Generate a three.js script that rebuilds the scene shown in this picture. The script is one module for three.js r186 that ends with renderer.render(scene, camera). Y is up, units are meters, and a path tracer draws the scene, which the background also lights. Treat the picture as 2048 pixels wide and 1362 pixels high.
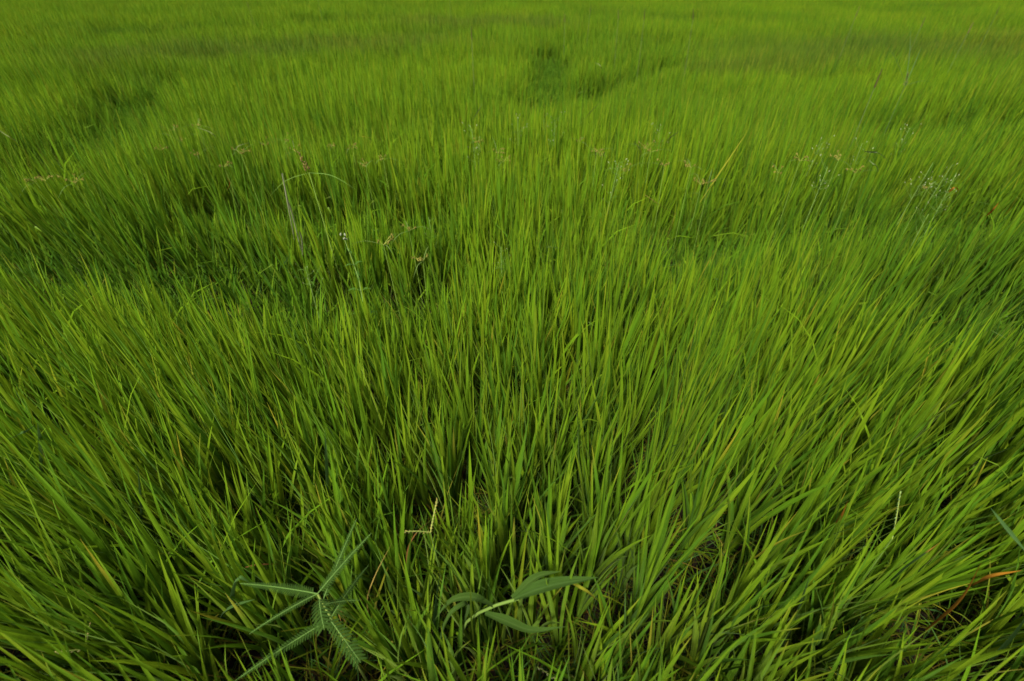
import * as THREE from 'three';
import { mergeGeometries } from 'three/addons/utils/BufferGeometryUtils.js';
import { ImprovedNoise } from 'three/addons/math/ImprovedNoise.js';

// ---------------------------------------------------------------- camera, sky, sun, exposure
const scene = new THREE.Scene();
const EYE = 1.2, PITCH = 37.8;
const camera = new THREE.PerspectiveCamera(71.6, 2048 / 1362, 0.05, 1500);
camera.position.set(0, EYE, 0);
camera.rotation.set(-PITCH * Math.PI / 180, 0, 0);
camera.focus = 1.15;
camera.userData.fStop = 3.2;
scene.add(camera);

{ // an even overcast sky, brighter overhead
  const W = 128, H = 64, d = new Float32Array(W * H * 4);
  for (let j = 0; j < H; j++) {
    const s = Math.max(0, Math.sin(((j + 0.5) / H - 0.5) * Math.PI)), L = 0.42 * (1 + 2 * s) / 3;
    for (let i = 0; i < W; i++) d.set([L * 1.0, L * 0.985, L * 0.95, 1], (j * W + i) * 4);
  }
  const sky = new THREE.DataTexture(d, W, H, THREE.RGBAFormat, THREE.FloatType);
  sky.mapping = THREE.EquirectangularReflectionMapping; sky.magFilter = THREE.LinearFilter; sky.needsUpdate = true;
  scene.background = sky; scene.environment = sky;
}
const sun = new THREE.DirectionalLight(new THREE.Color().setRGB(1, 0.93, 0.78), 2.5);
sun.position.set(-8, 19, 10); sun.target.position.set(0, 0, -4); scene.add(sun, sun.target);
sun.castShadow = true; sun.shadow.radius = 20; sun.shadow.mapSize.set(4096, 4096);
Object.assign(sun.shadow.camera, { left: -25, right: 25, top: 25, bottom: -25, near: 1, far: 80 });
const renderer = new THREE.WebGLRenderer({ antialias: true });
renderer.toneMapping = THREE.LinearToneMapping;
renderer.toneMappingExposure = 4.35;
renderer.shadowMap.enabled = true;

// ---------------------------------------------------------------- helpers
let seed = 20417;
const rnd = () => { seed |= 0; seed = seed + 0x6D2B79F5 | 0; let t = Math.imul(seed ^ seed >>> 15, 1 | seed); t = t + Math.imul(t ^ t >>> 7, 61 | t) ^ t; return ((t ^ t >>> 14) >>> 0) / 4294967296; };
const rr = (a, b) => a + (b - a) * rnd(), pick = (a) => a[Math.floor(rnd() * a.length)], R = Math.PI / 180;
const gauss = () => (rnd() + rnd() + rnd() + rnd() - 2) * 0.87;
const perlin = new ImprovedNoise(), noise = (x, y, z = 0.37) => perlin.noise(x + 31.7, y + 17.3, z);
const smooth = (a, b, x) => { const t = Math.min(1, Math.max(0, (x - a) / (b - a))); return t * t * (3 - 2 * t); };
const V = (x, y, z) => new THREE.Vector3(x, y, z);
const taken = {};
function numbered(name) { const n = taken[name] = (taken[name] ?? -1) + 1; return n ? `${name}_${String(n).padStart(3, '0')}` : name; }
function thing(name, label, category, [x, y, z], turn = 0, group) {
  const o = new THREE.Group(); o.name = numbered(name); o.position.set(x, y, z); o.rotation.y = turn;
  o.userData = { label, category }; if (group) o.userData.group = group; scene.add(o); return o;
}
function part(name, geo, mat, parent, label) {
  const m = new THREE.Mesh(geo, mat); m.name = name; m.castShadow = m.receiveShadow = true; if (label) m.userData.label = label;
  parent.add(m); return m;
}

// ---------------------------------------------------------------- materials
function leafTexture(ribs, rib, seedZ) { // veins that run along the blade, a paler midrib, faint blotches
  const W = 32, H = 256, d = new Uint8Array(W * H * 4);
  for (let j = 0; j < H; j++) for (let i = 0; i < W; i++) {
    const u = (i + 0.5) / W, mid = Math.exp(-(((u - 0.5) / 0.05) ** 2)) * rib;
    const v = 0.86 + 0.07 * Math.sin(u * ribs * 6.283) + 0.1 * noise(u * 6, j / 40, seedZ) + 0.06 * noise(u * 20, j / 9, seedZ + 4);
    const b = Math.max(0, noise(u * 3 + 9, j / 50, seedZ + 2) - 0.28);
    d.set([Math.min(255, 255 * (v + mid * 0.5 + b * 0.12)), Math.min(255, 255 * (v + mid * 0.35 + b * 0.04)), Math.min(255, 255 * (v * 0.95 + mid)), 255], (j * W + i) * 4);
  }
  const t = new THREE.DataTexture(d, W, H); t.colorSpace = THREE.SRGBColorSpace; t.magFilter = t.minFilter = THREE.LinearFilter;
  t.wrapS = t.wrapT = THREE.RepeatWrapping; t.needsUpdate = true; return t;
}
const grassTex = leafTexture(7, 0.25, 1.3), broadTex = leafTexture(11, 0.5, 6.1);
const leafMat = (name, transmission, roughness, map) => new THREE.MeshPhysicalMaterial({ name, color: 0xffffff, vertexColors: true, map, transmission, roughness, thickness: 0, ior: 1.3, specularIntensity: 0.08, side: THREE.DoubleSide });
const M = {
  grass: leafMat('grass_blade', 0.36, 1, grassTex),
  under: leafMat('undergrowth_blade', 0.35, 1, grassTex),
  dry: leafMat('dry_leaf', 0.2, 1, grassTex),
  broad: leafMat('broad_leaf', 0.25, 1, broadTex),
  stem: new THREE.MeshPhysicalMaterial({ name: 'weed_stem', vertexColors: true, roughness: 0.9, specularIntensity: 0.15 }),
};
const C = { // linear base colours
  rice: [[0.106, 0.21, 0.008], [0.09, 0.195, 0.008], [0.124, 0.226, 0.008], [0.07, 0.168, 0.01], [0.148, 0.245, 0.01]],
  under: [[0.08, 0.15, 0.006], [0.12, 0.16, 0.01], [0.06, 0.14, 0.01], [0.16, 0.165, 0.02], [0.06, 0.14, 0.03]],
  straw: [[0.16, 0.13, 0.03], [0.11, 0.085, 0.02], [0.14, 0.095, 0.016], [0.07, 0.05, 0.015]],
  blue: [0.1, 0.2, 0.075], tip: [0.22, 0.23, 0.02],
};
const vary = (c, k = 0.12) => { const s = 1 + gauss() * k, h = gauss() * k * 0.5; return [c[0] * s * (1 + h), c[1] * s, c[2] * s * (1 - h)]; };

// ---------------------------------------------------------------- strips: every blade and leaf is a folded, tapering strip along a bent line
function strip(path, width, { fold = 0.22, color = [1, 1, 1], tip = null, tipFrom = 0.9, twist = 0, side = null, flat = false } = {}) {
  const n = path.length, pos = [], uv = [], col = [], idx = [], k = flat ? 2 : 3;
  let run = 0;
  const T = V(), W = V(), N = V();
  for (let i = 0; i < n; i++) {
    const a = path[Math.max(0, i - 1)], b = path[Math.min(n - 1, i + 1)], t = i / (n - 1);
    T.copy(b).sub(a).normalize();
    if (i) run += path[i].distanceTo(path[i - 1]);
    W.copy(side); W.addScaledVector(T, -W.dot(T)).normalize();
    if (twist) W.applyAxisAngle(T, twist * t);
    N.crossVectors(W, T).normalize();
    const w = width(t) / 2, c = tip && t > tipFrom ? tip : color;
    for (let q = 0; q < k; q++) {
      const s = flat ? q * 2 - 1 : q - 1, up = flat ? 0 : Math.abs(s) * w * fold * 2;
      pos.push(path[i].x + W.x * s * w + N.x * up, path[i].y + W.y * s * w + N.y * up, path[i].z + W.z * s * w + N.z * up);
      uv.push((s + 1) / 2, run * 3.1); col.push(...c);
    }
    if (i) for (let q = 0; q < k - 1; q++) { const p = (i - 1) * k + q, r = i * k + q; idx.push(p, p + 1, r, r, p + 1, r + 1); }
  }
  const g = new THREE.BufferGeometry();
  g.setAttribute('position', new THREE.Float32BufferAttribute(pos, 3)); g.setAttribute('uv', new THREE.Float32BufferAttribute(uv, 2)); g.setAttribute('color', new THREE.Float32BufferAttribute(col, 3));
  g.setIndex(idx); g.computeVertexNormals(); return g;
}
// a line that leaves `from` upright and leans by `lean` towards `az`, bending further by `bend` to its tip
function bentLine(from, len, az, lean, bend, segs, rise = 0.35, sway = 0) {
  const p = [from.clone()], dir = V(Math.cos(az), 0, Math.sin(az)), across = V(-Math.sin(az), 0, Math.cos(az));
  for (let i = 1; i <= segs; i++) {
    const t = (i - 0.5) / segs, a = lean * smooth(0, rise, t + 0.05) + bend * t * t;
    p.push(p[i - 1].clone().addScaledVector(dir, Math.sin(a) * len / segs).addScaledVector(across, sway * t * len / segs).add(V(0, Math.cos(a) * len / segs, 0)));
  }
  return p;
}
const bladeWidth = (w, wide = 0.45) => (t) => w * (t < wide ? 0.5 + 0.5 * smooth(0, wide, t) : Math.max(0.02, 1 - ((t - wide) / (1 - wide)) ** 1.6));
function blade(o) {
  const az = o.az, s = V(-Math.sin(az), 0, Math.cos(az)).applyAxisAngle(V(0, 1, 0), o.yaw ?? 0);
  return strip(bentLine(o.from, o.len, az, o.lean, o.bend, o.segs ?? 8, o.rise, o.sway ?? 0), bladeWidth(o.w, o.wide), { ...o, side: s });
}
function tube(path, r0, r1, color, sides = 5) {
  const g = new THREE.TubeGeometry(new THREE.CatmullRomCurve3(path), Math.max(4, path.length * 2), 1, sides), p = g.attributes.position, n = p.count, seg = Math.max(4, path.length * 2);
  const curve = new THREE.CatmullRomCurve3(path), c = new Float32Array(n * 3);
  for (let i = 0; i < n; i++) {
    const t = Math.floor(i / (sides + 1)) / seg, q = curve.getPointAt(t), r = r0 + (r1 - r0) * t;
    p.setXYZ(i, q.x + (p.getX(i) - q.x) * r, q.y + (p.getY(i) - q.y) * r, q.z + (p.getZ(i) - q.z) * r); c.set(color, i * 3);
  }
  g.setAttribute('color', new THREE.BufferAttribute(c, 3)); return g;
}
function seedGrain(at, dir, len, r, color) { // a pointed grain
  const g = new THREE.SphereGeometry(1, 5, 4), p = g.attributes.position;
  for (let i = 0; i < p.count; i++) { const y = p.getY(i), s = y > 0 ? 1 - 0.45 * y : 1; p.setXYZ(i, p.getX(i) * r * s, y * len / 2, p.getZ(i) * r * s); }
  g.computeVertexNormals(); g.applyQuaternion(new THREE.Quaternion().setFromUnitVectors(V(0, 1, 0), dir.clone().normalize())); g.translate(at.x, at.y, at.z);
  const c = new Float32Array(p.count * 3); for (let i = 0; i < p.count; i++) c.set(color, i * 3);
  g.setAttribute('color', new THREE.BufferAttribute(c, 3)); return g;
}

// ---------------------------------------------------------------- the ground: dark wet paddy mud
{
  const rings = 90, spokes = 96, pos = [0, 0, 0], uv = [0, 0], idx = [];
  for (let i = 1; i <= rings; i++) for (let j = 0; j < spokes; j++) {
    const r = 0.12 * i + 700 * (i / rings) ** 9, a = j / spokes * 6.28318, x = Math.cos(a) * r, z = Math.sin(a) * r;
    pos.push(x, 0.03 * noise(x * 2.3, z * 2.3) + 0.012 * noise(x * 9, z * 9), z); uv.push(x / 0.9, z / 0.9);
  }
  for (let j = 0; j < spokes; j++) idx.push(0, 1 + (j + 1) % spokes, 1 + j);
  for (let i = 0; i < rings - 1; i++) for (let j = 0; j < spokes; j++) { const a = 1 + i * spokes + j, b = 1 + i * spokes + (j + 1) % spokes; idx.push(a, b, a + spokes, b, b + spokes, a + spokes); }
  const g = new THREE.BufferGeometry(); g.setAttribute('position', new THREE.Float32BufferAttribute(pos, 3)); g.setAttribute('uv', new THREE.Float32BufferAttribute(uv, 2)); g.setIndex(idx); g.computeVertexNormals();
  const S = 256, d = new Uint8Array(S * S * 4), b = new Uint8Array(S * S * 4);
  for (let y = 0; y < S; y++) for (let x = 0; x < S; x++) {
    const a = x / S * 6.28318, c = y / S * 6.28318, q = (f, z) => perlin.noise(Math.cos(a) * f + 5, Math.sin(a) * f + Math.cos(c) * f, Math.sin(c) * f + z);
    const v = 0.6 * q(1.5, 0) + 0.5 * q(5, 3) + 0.4 * q(13, 7), k = 1 + v * 0.9;
    d.set([36 * k, 29 * k, 21 * k, 255], (y * S + x) * 4); const h = 128 + 110 * v; b.set([h, h, h, 255], (y * S + x) * 4);
  }
  const tex = (data, srgb) => { const t = new THREE.DataTexture(data, S, S); t.wrapS = t.wrapT = THREE.RepeatWrapping; t.magFilter = t.minFilter = THREE.LinearFilter; if (srgb) t.colorSpace = THREE.SRGBColorSpace; t.needsUpdate = true; return t; };
  const ground = new THREE.Mesh(g, new THREE.MeshPhysicalMaterial({ name: 'mud', specularIntensity: 0.3, map: tex(d, true), bumpMap: tex(b), bumpScale: 0.015, roughness: 0.75 }));
  ground.name = 'ground'; ground.receiveShadow = true; ground.userData = { kind: 'structure', label: 'dark brown soil showing in gaps between the grass', category: 'ground' }; scene.add(ground);
}

// ---------------------------------------------------------------- how the field varies: height, gaps and leaf colour
function toSegment(x, z, x0, z0, x1, z1) { const dx = x1 - x0, dz = z1 - z0, t = Math.min(1, Math.max(0, ((x - x0) * dx + (z - z0) * dz) / (dx * dx + dz * dz))); return Math.hypot(x - x0 - dx * t, z - z0 - dz * t); }
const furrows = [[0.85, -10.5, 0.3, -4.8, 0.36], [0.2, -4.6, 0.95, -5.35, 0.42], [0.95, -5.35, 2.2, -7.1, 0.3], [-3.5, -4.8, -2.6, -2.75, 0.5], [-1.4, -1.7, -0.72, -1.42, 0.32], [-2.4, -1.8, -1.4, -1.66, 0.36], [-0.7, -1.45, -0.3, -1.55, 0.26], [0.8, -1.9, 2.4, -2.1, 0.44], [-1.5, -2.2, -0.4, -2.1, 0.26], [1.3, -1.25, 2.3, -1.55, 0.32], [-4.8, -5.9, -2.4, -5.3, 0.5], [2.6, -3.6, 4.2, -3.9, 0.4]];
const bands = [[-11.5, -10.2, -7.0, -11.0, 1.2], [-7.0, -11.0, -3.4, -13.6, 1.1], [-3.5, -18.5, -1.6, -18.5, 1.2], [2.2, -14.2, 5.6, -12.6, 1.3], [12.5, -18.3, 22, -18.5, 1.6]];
const olive = [[-5.0, -7.4, -1.8, -8.4, 1.6], [-1.5, -11.5, 0.4, -11.8, 1.5], [4.0, -7.5, 8.0, -8.0, 1.8], [2.4, -6.3, 3.5, -6.6, 0.7], [5, -4.6, 7.5, -5.2, 1.0]];
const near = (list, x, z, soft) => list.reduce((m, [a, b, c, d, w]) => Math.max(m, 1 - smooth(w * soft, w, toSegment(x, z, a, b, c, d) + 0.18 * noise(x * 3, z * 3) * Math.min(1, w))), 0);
const gaps = [[0.17, -0.38, 0.08], [0.36, -0.3, 0.06], [-0.42, -0.27, 0.06], [0.62, -0.3, 0.06], [-1.2, -1.55, 0.1], [-0.95, -1.42, 0.1], [-0.72, -0.5, 0.08], [0.33, -0.55, 0.07], [-0.17, -0.6, 0.06], [-0.56, -0.36, 0.08], [0.8, -0.36, 0.09], [-0.3, -0.32, 0.08], [-0.26, -0.27, 0.07], [0.01, -0.32, 0.08], [0.07, -0.3, 0.06], [-0.08, -0.31, 0.05]];
const height = (x, z) => (1 + 0.26 * noise(x * 0.55, z * 0.55) + 0.2 * noise(x * 1.5, z * 1.5, 4.2)) * (1 - 0.5 * near(furrows, x, z, 0.25)) * (1 - 0.3 * near(bands, x, z, 0.3));
function tint(x, z) { // leaf colour of the stand: yellower, deeper green, or olive where weeds have grown in; shade of the furrows is painted in
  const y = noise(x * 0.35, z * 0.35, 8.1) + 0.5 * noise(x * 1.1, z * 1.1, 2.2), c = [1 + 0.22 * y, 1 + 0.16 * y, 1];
  const f = near(furrows, x, z, 0.3) * 0.85, b = near(bands, x, z, 0.3), o = near(olive, x, z, 0.2) * 0.95;  // f darkens the leaves in hollows, standing in for shade
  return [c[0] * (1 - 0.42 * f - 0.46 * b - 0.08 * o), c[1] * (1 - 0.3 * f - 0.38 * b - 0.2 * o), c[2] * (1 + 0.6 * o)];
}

// ---------------------------------------------------------------- tufts
function tuftBlades(segs, flat, wide = 1) { // two or three shoots, each with three or four long leaves
  const out = [], shoots = 3 + Math.floor(rnd() * 2.4), lean0 = rr(0, 6) * R, leanAz = rr(0, 6.28);
  for (let s = 0; s < shoots; s++) {
    const from = V(gauss() * 0.02, -0.01, gauss() * 0.02), az0 = rr(0, 6.28), tall = rr(0.86, 1.07), sl = rr(0, 4) * R, c0 = pick(C.rice), n = 3 + Math.floor(rnd() * 2);
    for (let k = 0; k < n; k++) {
      const old = k / n, az = az0 + k * 2.6 + gauss() * 0.7, bent = rnd() < 0.025;
      out.push(blade({
        from, az, len: 0.58 * tall * (1 - 0.3 * old) * rr(0.9, 1.08), w: rr(0.0078, 0.0142) * wide, wide: rr(0.42, 0.6), lean: sl + (1.5 + 10 * old + gauss() * 2) * R, bend: (bent ? rr(50, 110) : rr(0, 9 + 15 * old)) * R,
        segs, flat, rise: rr(0.45, 0.9), yaw: gauss() * 0.8, twist: gauss() * 0.7, sway: gauss() * 0.04, fold: rr(0.12, 0.3),
        color: vary(old > 0.6 && rnd() < 0.05 ? [0.15, 0.2, 0.01] : c0, 0.1), tip: rnd() < 0.1 ? vary(C.tip, 0.2) : null, tipFrom: rr(0.84, 0.95),
      }));
    }
  }
  for (const b of out) b.rotateX(lean0 * Math.cos(leanAz)).rotateZ(lean0 * Math.sin(leanAz));
  return out;
}
function underBlades(segs, flat) {
  const out = [], n = 7 + Math.floor(rnd() * 5);
  for (let k = 0; k < n; k++) {
    const dead = rnd() < 0.18;
    out.push(blade({
      from: V(gauss() * 0.05, 0, gauss() * 0.05), az: rr(0, 6.28), len: rr(0.12, 0.34), w: dead ? rr(0.002, 0.004) : rr(0.0025, 0.0055), lean: rr(8, 55) * R, bend: rr(10, 95) * R, segs, flat, rise: rr(0.2, 0.7), yaw: gauss() * 0.6,
      twist: gauss() * 0.8, sway: gauss() * 0.4, fold: 0.15, color: vary(dead ? pick(C.straw) : pick(C.under), 0.2), tip: rnd() < 0.25 ? vary(C.tip, 0.2) : null, tipFrom: rr(0.75, 0.93),
    }));
  }
  return out;
}
const NEAR = 26, nearBlades = [...Array(NEAR)].map(() => tuftBlades(7, false)), nearTufts = nearBlades.map((b) => mergeGeometries(b));
const midTufts = [...Array(40)].map(() => mergeGeometries(tuftBlades(5, true, 1.0)));
const thinTufts = [...Array(40)].map(() => mergeGeometries(tuftBlades(3, true, 0.92)));
const underTufts = [...Array(24)].map(() => mergeGeometries(underBlades(5, true)));
function patch(size, count, segs, wide) { // a square of many tufts, for the field farther away
  const g = [];
  for (let k = 0; k < count; k++) for (const b of tuftBlades(segs, true, wide)) { const s = rr(0.85, 1.12); b.rotateY(rr(0, 6.28)); b.scale(1, s, 1); b.translate((rnd() - 0.5) * size, 0, (rnd() - 0.5) * size); g.push(b); }
  return mergeGeometries(g);
}
const midPatches = [...Array(10)].map(() => patch(0.8, 80, 4, 1.05)), farPatches = [...Array(6)].map(() => patch(1.7, 150, 4, 1.9));

const grass = new THREE.Group(); grass.name = 'grass'; grass.userData = { kind: 'stuff', label: 'dense field of young green grass stretching to the top of the photo', category: 'grass' }; scene.add(grass);
const under = new THREE.Group(); under.name = 'undergrowth_grass'; under.userData = { kind: 'stuff', label: 'short bent yellowish blades and dry leaves low between the tufts', category: 'grass' }; scene.add(under);
const dummy = new THREE.Object3D(), tc = new THREE.Color();
function scatter(parent, name, geos, mat, places) { // places: [x, z, turn, scale across, scale up, tilt, colour]
  geos.forEach((g, v) => {
    const mine = places.filter((_, i) => i % geos.length === v); if (!mine.length) return;
    const im = new THREE.InstancedMesh(g, mat, mine.length); im.name = numbered(name); im.castShadow = im.receiveShadow = true;
    mine.forEach(([x, z, turn, sx, sy, tilt, c], i) => {
      dummy.position.set(x, 0, z); dummy.rotation.set(tilt[0], turn, tilt[1]); dummy.scale.set(sx, sy, sx); dummy.updateMatrix();
      im.setMatrixAt(i, dummy.matrix); im.setColorAt(i, tc.setRGB(...c));
    });
    parent.add(im);
  });
}
// many transformed copies of small geometries as one real mesh, so that no two copies repeat in colour
function bake(parent, name, geos, mat, list) {
  const gd = geos.map((g) => ({ p: g.attributes.position.array, n: g.attributes.normal.array, u: g.attributes.uv.array, c: g.attributes.color.array, i: g.index.array }));
  let nv = 0, ni = 0; list.forEach((_, k) => { const g = gd[k % gd.length]; nv += g.p.length / 3; ni += g.i.length; });
  const P = new Float32Array(nv * 3), N = new Float32Array(nv * 3), U = new Float32Array(nv * 2), K = new Float32Array(nv * 3), I = new Uint32Array(ni), nm = new THREE.Matrix3(), v = V(), q = V();
  let at = 0, ai = 0;
  list.forEach(([x, z, turn, sx, sy, tilt, c], k) => {
    const g = gd[k % gd.length], n = g.p.length / 3;
    dummy.position.set(x, 0, z); dummy.rotation.set(tilt[0], turn, tilt[1]); dummy.scale.set(sx, sy, sx); dummy.updateMatrix(); nm.getNormalMatrix(dummy.matrix);
    for (let j = 0; j < n; j++) {
      v.fromArray(g.p, j * 3).applyMatrix4(dummy.matrix).toArray(P, (at + j) * 3); q.fromArray(g.n, j * 3).applyMatrix3(nm).normalize().toArray(N, (at + j) * 3);
      for (let m = 0; m < 3; m++) K[(at + j) * 3 + m] = g.c[j * 3 + m] * c[m];
    }
    U.set(g.u, at * 2); for (let j = 0; j < g.i.length; j++) I[ai + j] = g.i[j] + at;
    at += n; ai += g.i.length;
  });
  const G = new THREE.BufferGeometry();
  G.setAttribute('position', new THREE.BufferAttribute(P, 3)); G.setAttribute('normal', new THREE.BufferAttribute(N, 3)); G.setAttribute('uv', new THREE.BufferAttribute(U, 2)); G.setAttribute('color', new THREE.BufferAttribute(K, 3)); G.setIndex(new THREE.BufferAttribute(I, 1));
  const o = part(numbered(name), G, mat, parent); o.userData.kind = 'stuff'; console.log(name, ni / 3 | 0, 'triangles');
}
const inView = (x, z, pad) => { const zc = -z * Math.cos(PITCH * R) + 0.7 * Math.sin(PITCH * R); return Math.abs(x) < Math.max(0.3, zc) * 1.12 + pad; };
const places = [], lows = [], LIMIT = 7.6, SIZE = 0.86; // SIZE: how tall and wide this young grass has grown
function sow(step, keep, pad, lowShare) {
  for (let i = Math.floor(-LIMIT * 1.25 / step); i < LIMIT * 1.25 / step; i++) for (let j = Math.floor(-LIMIT / step); j < 1.3 / step; j++) {
    const x = (i + rr(-0.6, 0.6)) * step, z = (j + rr(-0.6, 0.6)) * step;
    if (!keep(Math.hypot(x, z)) || !inView(x, z, pad)) continue;
    const gap = z < -3 ? false : gaps.some(([a, b, r]) => Math.hypot(x - a, z - b) < r * 0.85 * (1 + 0.6 * noise(x * 9, z * 9)));
    const thin = 0.08 + 0.4 * Math.max(0, noise(x * 2.2, z * 2.2, 6.6)), lean = [0.09 * noise(x * 1.1, z * 1.1, 3.1), 0.09 * noise(x * 1.1, z * 1.1, 7.7)];
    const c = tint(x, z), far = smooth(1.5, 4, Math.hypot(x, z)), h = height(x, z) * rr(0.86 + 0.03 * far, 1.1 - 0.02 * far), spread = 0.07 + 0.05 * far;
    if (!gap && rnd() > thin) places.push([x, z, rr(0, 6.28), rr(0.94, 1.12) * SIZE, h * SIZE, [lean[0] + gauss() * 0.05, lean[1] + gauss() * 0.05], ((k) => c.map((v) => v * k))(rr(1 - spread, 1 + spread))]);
    for (let n = lowShare * (gap ? 1.5 : 1); rnd() < n; n--) lows.push([x + rr(-0.03, 0.03), z + rr(-0.03, 0.03), rr(0, 6.28), rr(0.75, 1.1), rr(0.62, 1.05), [gauss() * 0.1, gauss() * 0.1], [1, 1, 1]]);
  }
}
sow(0.058, (r) => r < 1.5, 1.7, 1.3);
sow(0.058, (r) => r >= 1.5 && r < 3.4, 1.7, 0.22);
sow(0.06, (r) => r >= 3.4, 1.3, 0.02);
// the nearest tufts stand as plants of their own, blade by blade
const eyeDist = ([x, z]) => Math.hypot(x, z, EYE - 0.45);
const framed = ([x, z]) => { const y = 0.4 - EYE, p = PITCH * R, zc = -z * Math.cos(p) - y * Math.sin(p), yc = y * Math.cos(p) - z * Math.sin(p); return zc > 0.1 && Math.abs(x / zc) < 1.1 && Math.abs(yc / zc) < 0.74; };
const own = new Set(places.filter(framed).sort((a, b) => eyeDist(a) - eyeDist(b)).slice(0, 296));
const zones = [[-0.62, 'tuft of long green grass blades leaning out at the lower left corner', 'grass tufts in the lower left corner'], [-0.4, 'tuft of long green grass blades left of the feathery weed', 'grass tufts left of the feathery weed'], [-0.16, 'tuft of long green grass blades around the feathery weed', 'grass tufts around the feathery weed'], [0.14, 'tuft of upright green grass blades around the broad-leaved weed', 'grass tufts around the broad-leaved weed'], [0.42, 'tuft of green grass blades right of the broad-leaved weed', 'grass tufts right of the broad-leaved weed'], [9, 'tuft of long green grass blades leaning out at the lower right corner', 'grass tufts in the lower right corner']];
const protos = nearBlades.map(() => null);
let turnOf = 0;
for (const p of own) {
  const [x, z, turn, sx, sy, tilt] = p, v = turnOf++ % NEAR, [, label0, group0] = zones.find((q) => x < q[0]), row = eyeDist(p) < 0.98 ? ['in front, ', 'front '] : ['farther back, ', 'back '], label = label0.replace('grass blades ', `grass blades ${row[0]}`), group = row[1] + group0;
  let o;
  if (!protos[v]) { o = protos[v] = thing('grass_tuft', label, 'grass tuft', [x, 0, z], turn, group); for (const b of nearBlades[v]) part('blade', b, M.grass, o); }
  else { o = protos[v].clone(); o.name = numbered('grass_tuft'); o.userData = { label, category: 'grass tuft', group }; scene.add(o); }
  o.position.set(x, 0, z); o.rotation.set(tilt[0], turn, tilt[1]); o.scale.set(sx, sy, sx);
}
const rest = places.filter((p) => !own.has(p)), dist = (p) => Math.hypot(p[0], p[1]);
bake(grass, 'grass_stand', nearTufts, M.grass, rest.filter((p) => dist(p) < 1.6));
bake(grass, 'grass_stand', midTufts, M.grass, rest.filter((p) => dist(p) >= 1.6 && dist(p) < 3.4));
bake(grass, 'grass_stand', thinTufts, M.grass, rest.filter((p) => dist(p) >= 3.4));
bake(under, 'undergrowth', underTufts, M.under, lows);
const mids = [], fars = [];
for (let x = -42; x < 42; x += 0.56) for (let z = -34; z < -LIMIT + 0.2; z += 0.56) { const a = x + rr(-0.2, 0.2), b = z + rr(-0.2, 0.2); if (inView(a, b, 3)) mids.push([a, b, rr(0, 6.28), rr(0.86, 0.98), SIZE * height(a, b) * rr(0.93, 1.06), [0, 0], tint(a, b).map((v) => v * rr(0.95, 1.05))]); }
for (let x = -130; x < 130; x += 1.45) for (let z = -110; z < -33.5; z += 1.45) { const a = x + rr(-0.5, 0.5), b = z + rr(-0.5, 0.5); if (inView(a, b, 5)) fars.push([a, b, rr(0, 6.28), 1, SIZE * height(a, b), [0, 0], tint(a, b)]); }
scatter(grass, 'grass_meadow', midPatches, M.grass, mids);
scatter(grass, 'grass_distance', farPatches, M.grass, fars);
console.log('tufts', places.length, 'low', lows.length, 'mid', mids.length, 'far', fars.length);
const sedgeSpots = [[-2.201, -2.193], [-2.033, -2.081], [-1.849, -1.991], [-1.914, -2.65], [-1.841, -2.704], [-1.729, -2.576], [-1.708, -2.704], [-1.633, -2.526], [-1.383, -2.315], [-1.211, -2.193], [-1.351, -2.737], [-1.253, -2.76], [-1.117, -2.487], [-0.989, -2.693], [-0.817, -2.546], [-0.701, -2.307], [-0.64, -2.431], [-0.193, -2.737], [-0.098, -2.526], [-0.051, -2.431], [0.368, -2.65], [0.419, -2.431], [0.474, -2.546], [0.559, -2.307], [0.637, -2.394], [0.647, -2.257], [0.683, -2.117], [0.776, -2.067], [0.856, -2.117], [0.863, -2.032], [1.313, -2.307], [1.264, -2.103], [1.482, -2.193], [1.595, -2.178], [1.752, -1.965], [-0.345, -1.536], [-0.377, -1.32], [-0.287, -1.32]];
const whiteSpots = [[-0.208, -2.682], [0.045, -2.917], [0.198, -3.117], [0.25, -2.929], [0.85, -2.855], [0.45, -2.117], [1.498, -2.431], [1.442, -2.193], [1.775, -2.487], [2.213, -2.807], [1.894, -2.178], [2.01, -2.209], [1.911, -2.032], [1.759, -1.902], [-0.332, -1.813], [-0.037, -1.536], [-0.71, -1.432]];
const stalkSpots = [[-4.879, -10.752], [-3.839, -11.478], [-1.337, -12.306], [0.71, -7.411], [1.152, -8.561], [1.322, -6.941], [1.416, -6.037], [1.886, -5.818], [3.865, -6.459], [1.999, -2.908], [4.445, -6.152], [6.432, -7.582], [4.36, -5.377], [-0.34, -4.766]];
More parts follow.
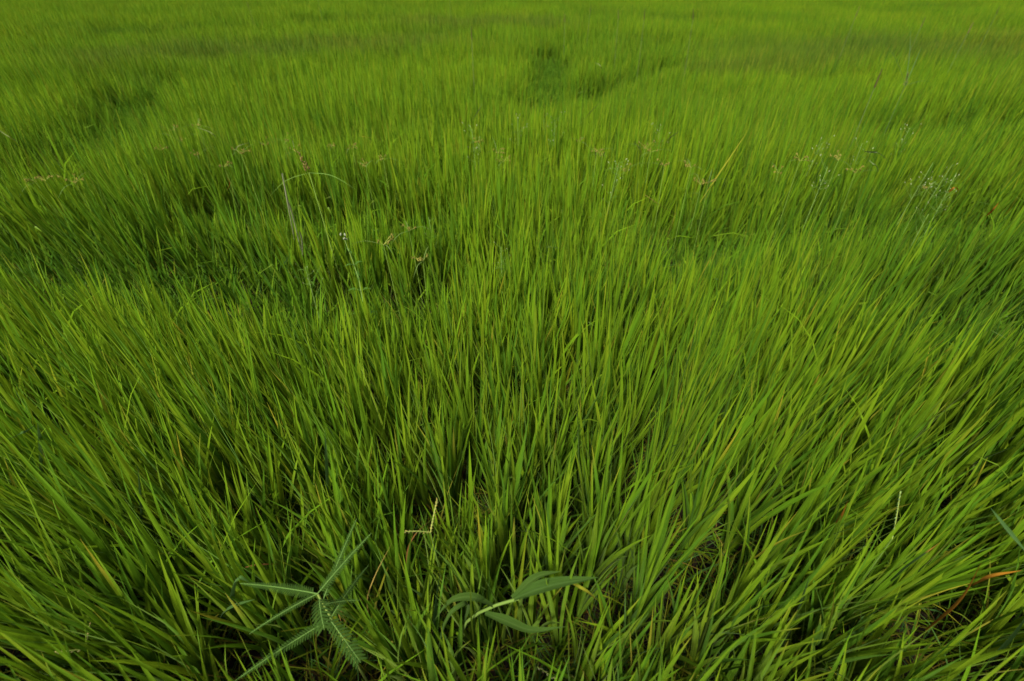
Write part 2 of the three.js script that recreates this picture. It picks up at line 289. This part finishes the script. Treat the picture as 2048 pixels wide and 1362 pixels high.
const dryLeaves = [
  ['tan kinked dry stalk standing right of the feathery weed', [[-0.272, 0.05, -0.385], [-0.262, 0.3, -0.385], [-0.241, 0.36, -0.406], [-0.208, 0.42, -0.433]], 0.0045, 'tan'],
  ['brown dry leaf curving over below the cream seed head', [[-0.203, 0.28, -0.444], [-0.197, 0.34, -0.458], [-0.18, 0.38, -0.47], [-0.158, 0.36, -0.512]], 0.003, 'brown'],
  ['orange brown dry leaf arching at the right edge', [[0.797, 0.2, -0.377], [0.753, 0.38, -0.363], [0.752, 0.46, -0.381]], 0.006, 'orange'],
  ['orange dry leaf bending towards the right edge', [[0.802, 0.36, -0.388], [0.794, 0.42, -0.377], [0.825, 0.44, -0.375]], 0.005, 'orange'],
  ['orange dry blade among tall grass at lower right', [[0.638, 0.34, -0.514], [0.616, 0.4, -0.498], [0.607, 0.45, -0.497]], 0.005, 'orange'],
  ['long yellow withered blade lying over grass at lower right', [[0.449, 0.3, -0.454], [0.478, 0.4, -0.444], [0.516, 0.45, -0.443]], 0.006, 'yellow'],
  ['thin straw coloured dead stalk lying on the grass tips', [[0.488, 0.56, -1.697], [0.529, 0.55, -1.617], [0.62, 0.5, -1.629]], 0.004, 'tan'],
  ['long pale yellow blade leaning right through the upper field', [[0.834, 0.4, -2.031], [0.919, 0.55, -2.074], [1.023, 0.68, -2.164]], 0.006, 'yellow'],
  ['dry tan leaf arching near the lower left corner', [[-0.941, 0.1, -0.351], [-0.823, 0.16, -0.344], [-0.732, 0.14, -0.353]], 0.004, 'tan'],
  ['brown withered leaf at the lower left edge', [[-0.958, 0.1, -0.435], [-0.884, 0.2, -0.418], [-0.827, 0.28, -0.407]], 0.003, 'brown'],
  ['yellow dry leaf lying flat at bottom centre right', [[0.181, 0.12, -0.394], [0.212, 0.16, -0.366], [0.264, 0.14, -0.364]], 0.006, 'tan'],
  ['yellow dry leaf drooping beside the broad-leaved weed', [[0.109, 0.3, -0.421], [0.135, 0.3, -0.407], [0.166, 0.24, -0.415]], 0.006, 'yellow'],
  ['orange dead leaf in the dark hollow at left', [[-1.169, 0.5, -1.911], [-1.115, 0.55, -1.857], [-1.119, 0.58, -1.855]], 0.005, 'orange'],
  ['small orange dead leaf at the right edge of the field', [[1.728, 0.52, -1.835], [1.728, 0.54, -1.824], [1.82, 0.5, -1.889]], 0.008, 'orange'],
  ['orange dry blade right of the white flowering weed', [[1.738, 0.5, -1.647], [1.678, 0.55, -1.581], [1.679, 0.58, -1.578]], 0.006, 'orange'],
  ['brown dry leaf hanging left of the tan kinked stalk', [[-0.513, 0.3, -0.449], [-0.47, 0.33, -0.439], [-0.448, 0.3, -0.456]], 0.004, 'brown'],
  ['pale straw arching at the upper left edge of the grass', [[-2.482, 0.6, -2.431], [-2.337, 0.6, -2.315], [-2.407, 0.55, -2.419]], 0.004, 'pale'],
  ['pale bent straw ending in a curl at upper left', [[-1.56, 0.6, -2.497], [-1.377, 0.62, -2.297], [-1.406, 0.58, -2.366]], 0.004, 'pale'],
  ['pale straw bowed over near the golden sedges', [[-1.234, 0.58, -2.165], [-1.168, 0.62, -2.105], [-1.183, 0.6, -2.233]], 0.004, 'pale'],
  ['upright pale bent straw above the upper middle grass', [[-0.807, 0.5, -2.47], [-0.774, 0.6, -2.497], [-0.766, 0.64, -2.443]], 0.004, 'yellow'],
  ['yellowish straw lying level over the upper middle grass', [[-0.719, 0.6, -2.341], [-0.673, 0.6, -2.315], [-0.643, 0.58, -2.384]], 0.004, 'yellow'],
  ['pale straw pointing up right in the upper middle', [[-0.213, 0.58, -2.738], [-0.174, 0.64, -2.664], [-0.148, 0.68, -2.653]], 0.005, 'pale'],
  ['two-coloured straw leaning right at upper centre', [[0.4, 0.56, -2.826], [0.442, 0.64, -2.746], [0.479, 0.68, -2.726]], 0.005, 'pale'],
  ['short pale straw leaning left at upper centre right', [[0.536, 0.62, -2.174], [0.572, 0.58, -2.211], [0.618, 0.52, -2.303]], 0.005, 'pale'],
  ['short pale straw leaning right at upper centre right', [[0.737, 0.56, -2.381], [0.729, 0.62, -2.263], [0.733, 0.66, -2.188]], 0.004, 'pale'],
  ['grey green straw arching over at the upper right', [[1.509, 0.6, -2.096], [1.45, 0.64, -1.936], [1.628, 0.56, -2.076]], 0.006, 'grey'],
  ['short grey straw hooked over at the upper right', [[1.46, 0.6, -1.978], [1.446, 0.6, -1.914], [1.545, 0.54, -2.006]], 0.006, 'grey'],
  ['tan fallen straw in the furrow at the top', [[0.83, 0.5, -5.428], [0.827, 0.52, -5.083], [0.862, 0.48, -5.134]], 0.008, 'pale'],
];
const greyStalks = [['stiff grey dead grass stalk left of the sedge head', [[-0.931, 0.3, -1.863], [-0.838, 0.5, -1.703], [-0.788, 0.66, -1.631]]], ['shorter grey dead stalk below the sedge head', [[-0.92, 0.25, -1.869], [-0.866, 0.45, -1.775], [-0.83, 0.56, -1.697]]], ['thin grey dead stalk beside the shorter one', [[-0.926, 0.2, -1.871], [-0.8, 0.4, -1.656], [-0.75, 0.48, -1.554]]]];
const blueLeaves = [
  ['blue-green weed blade arching out at the left edge', [[-1.232, 0.1, -0.714], [-1.003, 0.4, -0.651], [-0.871, 0.55, -0.592]], 0.012],
  ['pale blue-green leaf bent over at the left edge', [[-0.938, 0.5, -0.631], [-0.948, 0.5, -0.608], [-1.025, 0.46, -0.622]], 0.007],
  ['tall grey-green leaf standing at the left', [[-0.842, 0.2, -0.585], [-0.742, 0.38, -0.555], [-0.676, 0.5, -0.536]], 0.006],
  ['grey-green leaf drooping left of the feathery weed', [[-0.573, 0.2, -0.377], [-0.5, 0.32, -0.368], [-0.437, 0.36, -0.365]], 0.01],
  ['grey-green leaf hooked over beside the feathery weed tip', [[-0.573, 0.1, -0.406], [-0.481, 0.36, -0.372], [-0.447, 0.42, -0.373], [-0.436, 0.4, -0.374]], 0.011],
  ['blue-green leaf with brown spots at the lower right', [[0.711, 0.3, -0.425], [0.668, 0.42, -0.398], [0.706, 0.46, -0.411]], 0.011],
  ['grey-green blade reaching in at the right edge', [[0.788, 0.5, -0.376], [0.733, 0.55, -0.384], [0.681, 0.6, -0.385]], 0.01],
  ['pale blue-green blade at the lower right edge', [[0.851, 0.2, -0.311], [0.777, 0.4, -0.302], [0.774, 0.45, -0.31]], 0.014],
  ['pale green leaf tip bent over near the dark hollow', [[-0.776, 0.42, -1.407], [-0.721, 0.48, -1.347], [-0.703, 0.5, -1.35]], 0.008],
  ['blue-green blade standing in the left foreground', [[-0.422, 0.25, -0.629], [-0.374, 0.42, -0.597], [-0.364, 0.5, -0.619]], 0.009],
  ['blue-green blade below the seed head at bottom centre', [[-0.159, 0.1, -0.378], [-0.135, 0.33, -0.36], [-0.119, 0.42, -0.385]], 0.014],
  ['grey-green blade at the bottom right of the picture', [[0.527, 0.15, -0.36], [0.503, 0.3, -0.364], [0.49, 0.42, -0.377]], 0.011],
];
// ---------------------------------------------------------------- weeds and withered leaves that stand out of the grass
const pts = (a) => a.map((q) => V(...q));
const lineOf = (a, n) => new THREE.CatmullRomCurve3(a, false, 'centripetal').getPoints(n);
function leafAlong(a, width, color, o = {}) {
  const path = lineOf(a, o.segs ?? 12), d = path.at(-1).clone().sub(path[0]), side = o.side ?? V(-d.z, 0.0, d.x).normalize();
  if (side.lengthSq() < 1e-6 || !Number.isFinite(side.x)) side.set(1, 0, 0);
  return strip(path, bladeWidth(width, o.wide ?? 0.35), { color, fold: o.fold ?? 0.18, side, twist: o.twist ?? 0, tip: o.tip ?? null, tipFrom: o.tipFrom ?? 0.9 });
}
const local = (a, o) => a.map((q) => q.clone().sub(o));

{ // the feathery weed: leaves of many paired leaflets round a short stalk
  const at = V(-0.308, 0, -0.345), o = thing('feathery_weed', 'blue-green feathery weed with fern-like leaves spread in a star at lower left', 'weed', [at.x, 0, at.z]);
  const green = [0.028, 0.062, 0.011], stalk = [V(0.03, 0, 0.03), V(0.02, 0.2, 0.02), V(0.008, 0.34, 0.008), V(0, 0.425, 0)];
  part('stalk', tube(stalk, 0.0028, 0.0016, [0.2, 0.27, 0.06], 6), M.stem, o);
  const leaf = (from, az, len, elev, droop, half, pairs, blunt = 0) => { // az: 0 = right, 90 = away from the viewer
    const d = V(Math.cos(az * R), 0, -Math.sin(az * R)), path = [from.clone()], n = 14;
    for (let i = 1; i <= n; i++) { const e = (elev - droop * (i / n)) * R; path.push(path[i - 1].clone().addScaledVector(d, Math.cos(e) * len / n).add(V(0, Math.sin(e) * len / n, 0))); }
    const curve = new THREE.CatmullRomCurve3(path), across = V(-d.z, 0, d.x), g = [];
    for (let k = 0; k < pairs; k++) {
      const t = 0.06 + 0.93 * k / pairs, p = curve.getPointAt(t), T = curve.getTangentAt(t), l = half * (blunt ? 0.75 + 0.25 * Math.sin(t * 3) : Math.min(1, 0.55 + t * 2.2) * Math.pow(1 - t, 0.62) + 0.0015);
      for (const s of [-1, 1]) {
        const dir = across.clone().multiplyScalar(s).addScaledVector(T, 0.42 + 0.4 * t).normalize(), end = p.clone().addScaledVector(dir, l).add(V(0, -l * 0.16 + gauss() * 0.0008, 0)), mid = p.clone().lerp(end, 0.5).add(V(0, l * 0.1, 0));
        g.push(strip([p.clone(), mid, end], (q) => len / pairs * (q < 0.9 ? 0.66 : 0.25), { flat: true, side: T.clone(), color: vary(green, 0.1) }));
      }
    }
    const m = part('leaf', mergeGeometries(g), M.broad, o); m.userData.kind = 'stuff';
    part('leaf_rib', tube(path.filter((_, i) => i % 2 === 0), 0.0009, 0.0004, [0.07, 0.13, 0.03], 4), M.stem, m);
  };
  const top = V(0, 0.425, 0), mid = V(0.008, 0.36, 0.012);
  leaf(top, 50, 0.115, 22, 12, 0.0115, 30); leaf(V(0.006, 0.41, 0.004), 76, 0.13, 22, 10, 0.0105, 32); leaf(top, 172, 0.135, 6, 16, 0.013, 36); leaf(top, 218, 0.1, 16, 20, 0.008, 28);
  leaf(mid, 215, 0.15, 6, 16, 0.013, 34); leaf(mid, 318, 0.085, 0, 30, 0.016, 13, 1); leaf(mid, 70, 0.11, 4, 26, 0.011, 28); leaf(V(0.002, 0.415, 0.004), 296, 0.052, 32, 60, 0.017, 9, 1); leaf(V(0.004, 0.4, 0.006), 20, 0.06, -10, 30, 0.008, 18);
}
{ // the broad-leaved weed grass
  const at = V(-0.09, 0, -0.34), o = thing('broad_leaved_grass', 'blue-green broad-leaved weed grass with arching leaves at bottom centre', 'weed', [at.x, 0, at.z]), L = (...q) => local(pts(q), at);
  const c = () => vary([0.036, 0.074, 0.013], 0.06);
  part('stem', tube(L([-0.12, 0, -0.34], [-0.1, 0.2, -0.345], [-0.078, 0.31, -0.35], [-0.032, 0.37, -0.349], [0.012, 0.402, -0.348]), 0.003, 0.0026, [0.08, 0.13, 0.025], 7), M.stem, o);
  part('leaf', leafAlong(L([0.004, 0.402, -0.348], [0.045, 0.425, -0.353], [0.09, 0.432, -0.36], [0.14, 0.43, -0.368]), 0.021, c(), { fold: 0.32 }), M.broad, o);
  part('leaf', leafAlong(L([0.0, 0.4, -0.35], [0.04, 0.428, -0.37], [0.08, 0.43, -0.378]), 0.012, c(), { fold: 0.25 }), M.broad, o);
  part('leaf', leafAlong(L([-0.032, 0.372, -0.349], [-0.062, 0.4, -0.35], [-0.095, 0.4, -0.347], [-0.13, 0.35, -0.335]), 0.014, c()), M.broad, o);
  part('leaf', leafAlong(L([-0.045, 0.355, -0.345], [-0.01, 0.35, -0.335], [0.03, 0.342, -0.324], [0.088, 0.36, -0.322]), 0.016, c()), M.broad, o);
  part('leaf', leafAlong(L([-0.085, 0.3, -0.35], [-0.075, 0.38, -0.35], [-0.1, 0.38, -0.335], [-0.135, 0.24, -0.3]), 0.009, c()), M.broad, o);
}
{ // leafy herb
  const at = V(-0.5, 0, -1.33), o = thing('leafy_herb', 'small leafy herb with pointed paired leaves beside the dark hollow', 'herb', [at.x, 0, at.z]);
  const stem = [V(0.01, 0, 0), V(0, 0.25, 0.01), V(0.004, 0.42, 0), V(-0.01, 0.56, 0.005)]; part('stem', tube(stem, 0.0025, 0.001, [0.16, 0.25, 0.06], 5), M.stem, o);
  const cv = new THREE.CatmullRomCurve3(stem);
  for (let k = 0; k < 6; k++) for (const s of [0, 1]) {
    const p = cv.getPointAt(0.5 + 0.085 * k), az = k * 1.45 + s * Math.PI + gauss() * 0.3, d = V(Math.cos(az), 0, Math.sin(az)), l = rr(0.04, 0.055) * (1 - k * 0.1);
    part('leaf', leafAlong([p, p.clone().addScaledVector(d, l * 0.5).add(V(0, l * 0.28, 0)), p.clone().addScaledVector(d, l).add(V(0, l * 0.2, 0))], l * 0.3, vary([0.045, 0.11, 0.018], 0.12), { segs: 5, wide: 0.4 }), M.broad, o);
  }
  for (let k = 0; k < 4; k++) { const p = cv.getPointAt(1).add(V(gauss() * 0.02, k * 0.006, gauss() * 0.02)); part('bud', seedGrain(p, V(gauss(), 1, gauss()), 0.011, 0.0035, [0.15, 0.17, 0.11]), M.stem, o); }
}
function sedge(x, z, h, label, group, big = 1) { // a three-bracted sedge with a head of small golden spikelets
  const o = thing('sedge', label, 'sedge', [x, 0, z], rr(0, 6.28), group), tx = gauss() * 0.03, tz = gauss() * 0.03, top = V(tx, h, tz);
  part('stem', tube([V(0, 0, 0), V(tx * 0.2, h * 0.5, tz * 0.2), top], 0.0014 * big, 0.001 * big, [0.12, 0.2, 0.03], 4), M.stem, o);
  const n = 2 + Math.floor(rnd() * 2), a0 = rr(0, 6.28);
  for (let k = 0; k < n; k++) {
    const az = a0 + k * 6.28 / n + gauss() * 0.4, l = rr(0.06, 0.13) * big, e = rr(-0.1, 0.7), d = V(Math.cos(az), 0, Math.sin(az));
    part('bract', leafAlong([top, top.clone().addScaledVector(d, l * 0.5).add(V(0, l * 0.5 * e, 0)), top.clone().addScaledVector(d, l).add(V(0, l * (e - 0.25), 0))], 0.003 * big, vary([0.09, 0.15, 0.04], 0.15), { segs: 6 }), M.broad, o);
  }
  const g = [], rays = 4 + Math.floor(rnd() * 4);
  for (let k = 0; k < rays; k++) {
    const az = rr(0, 6.28), l = rr(0.008, 0.04) * big, end = top.clone().add(V(Math.cos(az) * l, rr(0.2, 1) * l, Math.sin(az) * l));
    g.push(tube([top, top.clone().lerp(end, 0.5).add(V(0, l * 0.1, 0)), end], 0.0005, 0.0005, [0.2, 0.22, 0.04], 3));
    for (let q = 0; q < 4; q++) g.push(seedGrain(end.clone().add(V(gauss() * 0.004, gauss() * 0.003, gauss() * 0.004)), V(gauss(), 0.6, gauss()), rr(0.008, 0.014) * big, 0.0017 * big, vary([0.115, 0.105, 0.02], 0.2)));
  }
  const m = part('spikelet_head', mergeGeometries(g.map((q) => { q = q.toNonIndexed(); return q; })), M.stem, o); m.userData.kind = 'stuff';
}
function whiteWeed(x, z, h, label, group, fine = 1) {
  const o = thing('white_flowered_weed', label, 'weed', [x, 0, z], rr(0, 6.28), group), top = V(gauss() * 0.02, h, gauss() * 0.02), stem = [V(0, 0, 0), V(0.005, h * 0.5, 0), top];
  part('stem', tube(stem, 0.0018, 0.001, [0.13, 0.22, 0.05], 4), M.stem, o);
  const cv = new THREE.CatmullRomCurve3(stem), twigs = [], buds = [];
  for (let k = 0; k < 14 * fine; k++) {
    const p = cv.getPointAt(rr(0.66, 1)), az = k * 2.4 + gauss(), l = rr(0.012, 0.055), e = p.clone().add(V(Math.cos(az) * l, l * rr(0.5, 1.4), Math.sin(az) * l));
    twigs.push(tube([p, p.clone().lerp(e, 0.5).add(V(0, -l * 0.1, 0)), e], 0.0006, 0.0004, [0.09, 0.16, 0.03], 3).toNonIndexed());
    buds.push(seedGrain(e, V(Math.cos(az), 1.2, Math.sin(az)), rr(0.005, 0.01) * fine, 0.0016 * fine, vary([0.2, 0.22, 0.13], 0.15)).toNonIndexed());
    if (k % 2) part('leaf', leafAlong([p, p.clone().add(V(Math.cos(az + 1) * l * 0.5, l * 0.2, Math.sin(az + 1) * l * 0.5)), p.clone().add(V(Math.cos(az + 1) * l, 0, Math.sin(az + 1) * l))], 0.0045, vary([0.06, 0.125, 0.02], 0.15), { segs: 4 }), M.broad, o);
  }
  part('twig', mergeGeometries(twigs), M.stem, o).userData.kind = 'stuff'; part('bud', mergeGeometries(buds), M.stem, o).userData.kind = 'stuff';
}
const ordinal = ['first', 'second', 'third', 'fourth', 'fifth', 'sixth', 'seventh', 'eighth', 'ninth', 'tenth', 'eleventh', 'twelfth', 'thirteenth', 'fourteenth', 'fifteenth', 'sixteenth', 'seventeenth', 'eighteenth', 'nineteenth', 'twentieth'];
const sortX = (a) => [...a].sort((p, q) => p[0] / -p[1] - q[0] / -q[1]);
const leftSedges = sortX(sedgeSpots).filter((p) => p[0] < 0), rightSedges = sortX(sedgeSpots).filter((p) => p[0] >= 0);
leftSedges.forEach(([x, z], i) => sedge(x, z, rr(0.43, 0.57), `thin sedge with golden spikelets, ${ordinal[i] ?? `number ${i + 1}`} from the left in the left half`, 'golden sedges in the left half'));
rightSedges.forEach(([x, z], i) => sedge(x, z, rr(0.43, 0.57), `thin sedge with golden spikelets, ${ordinal[i] ?? `number ${i + 1}`} from the centre in the right half`, 'golden sedges in the right half'));
sortX(whiteSpots).forEach(([x, z], i) => whiteWeed(x, z, z > -2 ? rr(0.4, 0.45) : rr(0.49, 0.56), `twiggy weed dotted with small white buds, ${ordinal[i]} from the left`, 'white-budded weeds', z > -2 ? 0.6 : 1));
{ // the large sedge head left of centre, and a tall dark one at the upper right
  const big = (x, z, h, label, brown, dirs, l, dark) => {
    const o = thing('large_sedge', label, 'sedge', [x, 0, z]), top = V(0, h, 0);
    part('stem', tube([V(0.03, 0, 0.02), V(0.01, h * 0.5, 0), top], 0.0024, 0.0018, dark ? [0.05, 0.09, 0.025] : [0.12, 0.2, 0.03], 5), M.stem, o);
    for (const [az, e] of dirs) { const d = V(Math.cos(az * R), 0, -Math.sin(az * R)); part('bract', leafAlong([top, top.clone().addScaledVector(d, l * 0.5).add(V(0, l * 0.5 * e + 0.01, 0)), top.clone().addScaledVector(d, l).add(V(0, l * e - 0.02, 0))], 0.0055, dark ? [0.05, 0.1, 0.03] : vary([0.13, 0.24, 0.05], 0.1)), M.broad, o); }
    const g = []; for (let k = 0; k < 34; k++) { const t = rnd(), a = rr(0, 6.28), r = 0.009 * (1.1 - t); g.push(seedGrain(V(Math.cos(a) * r - 0.02 * t, h + 0.075 * t, Math.sin(a) * r), V(Math.cos(a), 1.2, Math.sin(a)), 0.012, 0.0022, vary(brown, 0.2))); }
    part('spike', mergeGeometries(g), M.stem, o).userData.kind = 'stuff';
  };
  big(-0.75, -1.76, 0.62, 'sedge with a brown spike and two long drooping bracts left of centre', [0.13, 0.1, 0.03], [[200, -0.35], [-8, -0.2]], 0.17, false);
  big(2.6, -3.5, 0.62, 'tall dark sedge with bracts spread like spokes at the upper right', [0.08, 0.09, 0.03], [[130, 1.1], [80, 1.3], [10, 0.1], [55, 0.9]], 0.24, true);
}
function racemes(label, base, top, arms, grain) { // a grass stalk whose arms carry two rows of pale grains
  const at = V(base[0], 0, base[2]), o = thing('seed_head', label, 'seed head', [at.x, 0, at.z]), t = V(...top).sub(at);
  part('stalk', tube([V(0, 0, 0), t.clone().multiplyScalar(0.5).add(V(0, 0.01, 0)), t], 0.0015, 0.001, [0.07, 0.12, 0.02], 5), M.stem, o);
  for (const e of arms) {
    const end = V(...e).sub(at), d = end.clone().sub(t), g = [], n = Math.round(d.length() / 0.0042), up = V(0, 1, 0).cross(d).normalize();
    for (let k = 0; k < n; k++) g.push(seedGrain(t.clone().addScaledVector(d, (k + 1) / n).addScaledVector(up, (k % 2 ? 1 : -1) * 0.0016), d.clone().normalize().addScaledVector(up, (k % 2 ? 0.5 : -0.5) + gauss() * 0.4).add(V(0, gauss() * 0.3, 0)), rr(0.0045, 0.007), rr(0.0009, 0.0015), vary(grain, 0.25)));
    const m = part('raceme', tube([t, t.clone().lerp(end, 0.5).add(V(0, 0.003, 0)), end], 0.0009, 0.0006, [0.22, 0.28, 0.06], 4), M.stem, o); part('grain', mergeGeometries(g), M.stem, m).userData.kind = 'stuff';
  }
}
racemes('forked grass seed head with cream grains left of bottom centre', [-0.13, 0, -0.44], [-0.144, 0.42, -0.452], [[-0.126, 0.5, -0.464], [-0.18, 0.46, -0.43]], [0.14, 0.13, 0.035]);
racemes('closed green seed spike standing at the lower right', [0.66, 0, -0.4], [0.665, 0.42, -0.44], [[0.644, 0.52, -0.464]], [0.09, 0.15, 0.05]);
racemes('small cream seed head near the bottom left corner', [-0.72, 0, -0.29], [-0.72, 0.3, -0.31], [[-0.69, 0.36, -0.325], [-0.74, 0.33, -0.295]], [0.27, 0.24, 0.1]);
racemes('small pale seed head at the bottom edge near the centre', [0.04, 0, -0.31], [0.045, 0.22, -0.31], [[0.078, 0.22, -0.29]], [0.25, 0.24, 0.12]);
const dryTone = { tan: [0.2, 0.15, 0.04], brown: [0.12, 0.06, 0.018], orange: [0.19, 0.09, 0.01], yellow: [0.16, 0.17, 0.015], pale: [0.14, 0.17, 0.065], grey: [0.1, 0.145, 0.06] };
for (const [label, p, w, tone] of dryLeaves) { const a = pts(p), o = thing('withered_leaf', label, 'leaf', [a[0].x, 0, a[0].z]); part('blade', leafAlong(local(a, o.position), w, vary(dryTone[tone], 0.08), { twist: gauss() * 1.2, fold: 0.3 }), M.dry, o); }
for (const [label, p] of greyStalks) { const a = pts(p), o = thing('dead_stalk', label, 'stalk', [a[0].x, 0, a[0].z]); part('stalk', tube(local(a, o.position), 0.0026, 0.0022, [0.22, 0.24, 0.14], 6), M.stem, o); part('sheath', leafAlong(local(a, o.position), 0.006, [0.2, 0.23, 0.12], { fold: 0.5, wide: 0.7 }), M.dry, o); }
for (const [label, p, w] of blueLeaves) { const a = pts(p), o = thing('blue_green_blade', label, 'leaf', [a[0].x, 0, a[0].z]); part('blade', leafAlong(local(a, o.position), w, vary([0.045, 0.1, 0.024], 0.1), { twist: gauss() * 0.5, tip: label.includes('brown') ? [0.45, 0.25, 0.05] : null, tipFrom: 0.8, side: V(0.5, 0.2, -0.85) }), M.broad, o); }
sortX(stalkSpots).forEach(([x, z], i) => { // thin dark stalks that rise over the far grass
  const o = thing('tall_stalk', `thin dark seed stalk above the far grass, ${ordinal[i]} from the left`, 'stalk', [x, 0, z], rr(0, 6.28), 'dark stalks over the far grass'), h = rr(0.7, 0.86), t = V(gauss() * 0.06, h, gauss() * 0.06), e = t.clone().add(V(t.x * 0.4, 0.09, t.z * 0.4));
  part('stalk', tube([V(0, 0, 0), t.clone().multiplyScalar(0.5).add(V(-t.x * 0.1, 0, 0)), t], 0.003, 0.002, [0.07, 0.1, 0.03], 4), M.stem, o);
  part('spike', tube([t, t.clone().lerp(e, 0.5), e], 0.005, 0.002, [0.06, 0.05, 0.02], 5), M.stem, o);
});
renderer.render(scene, camera);
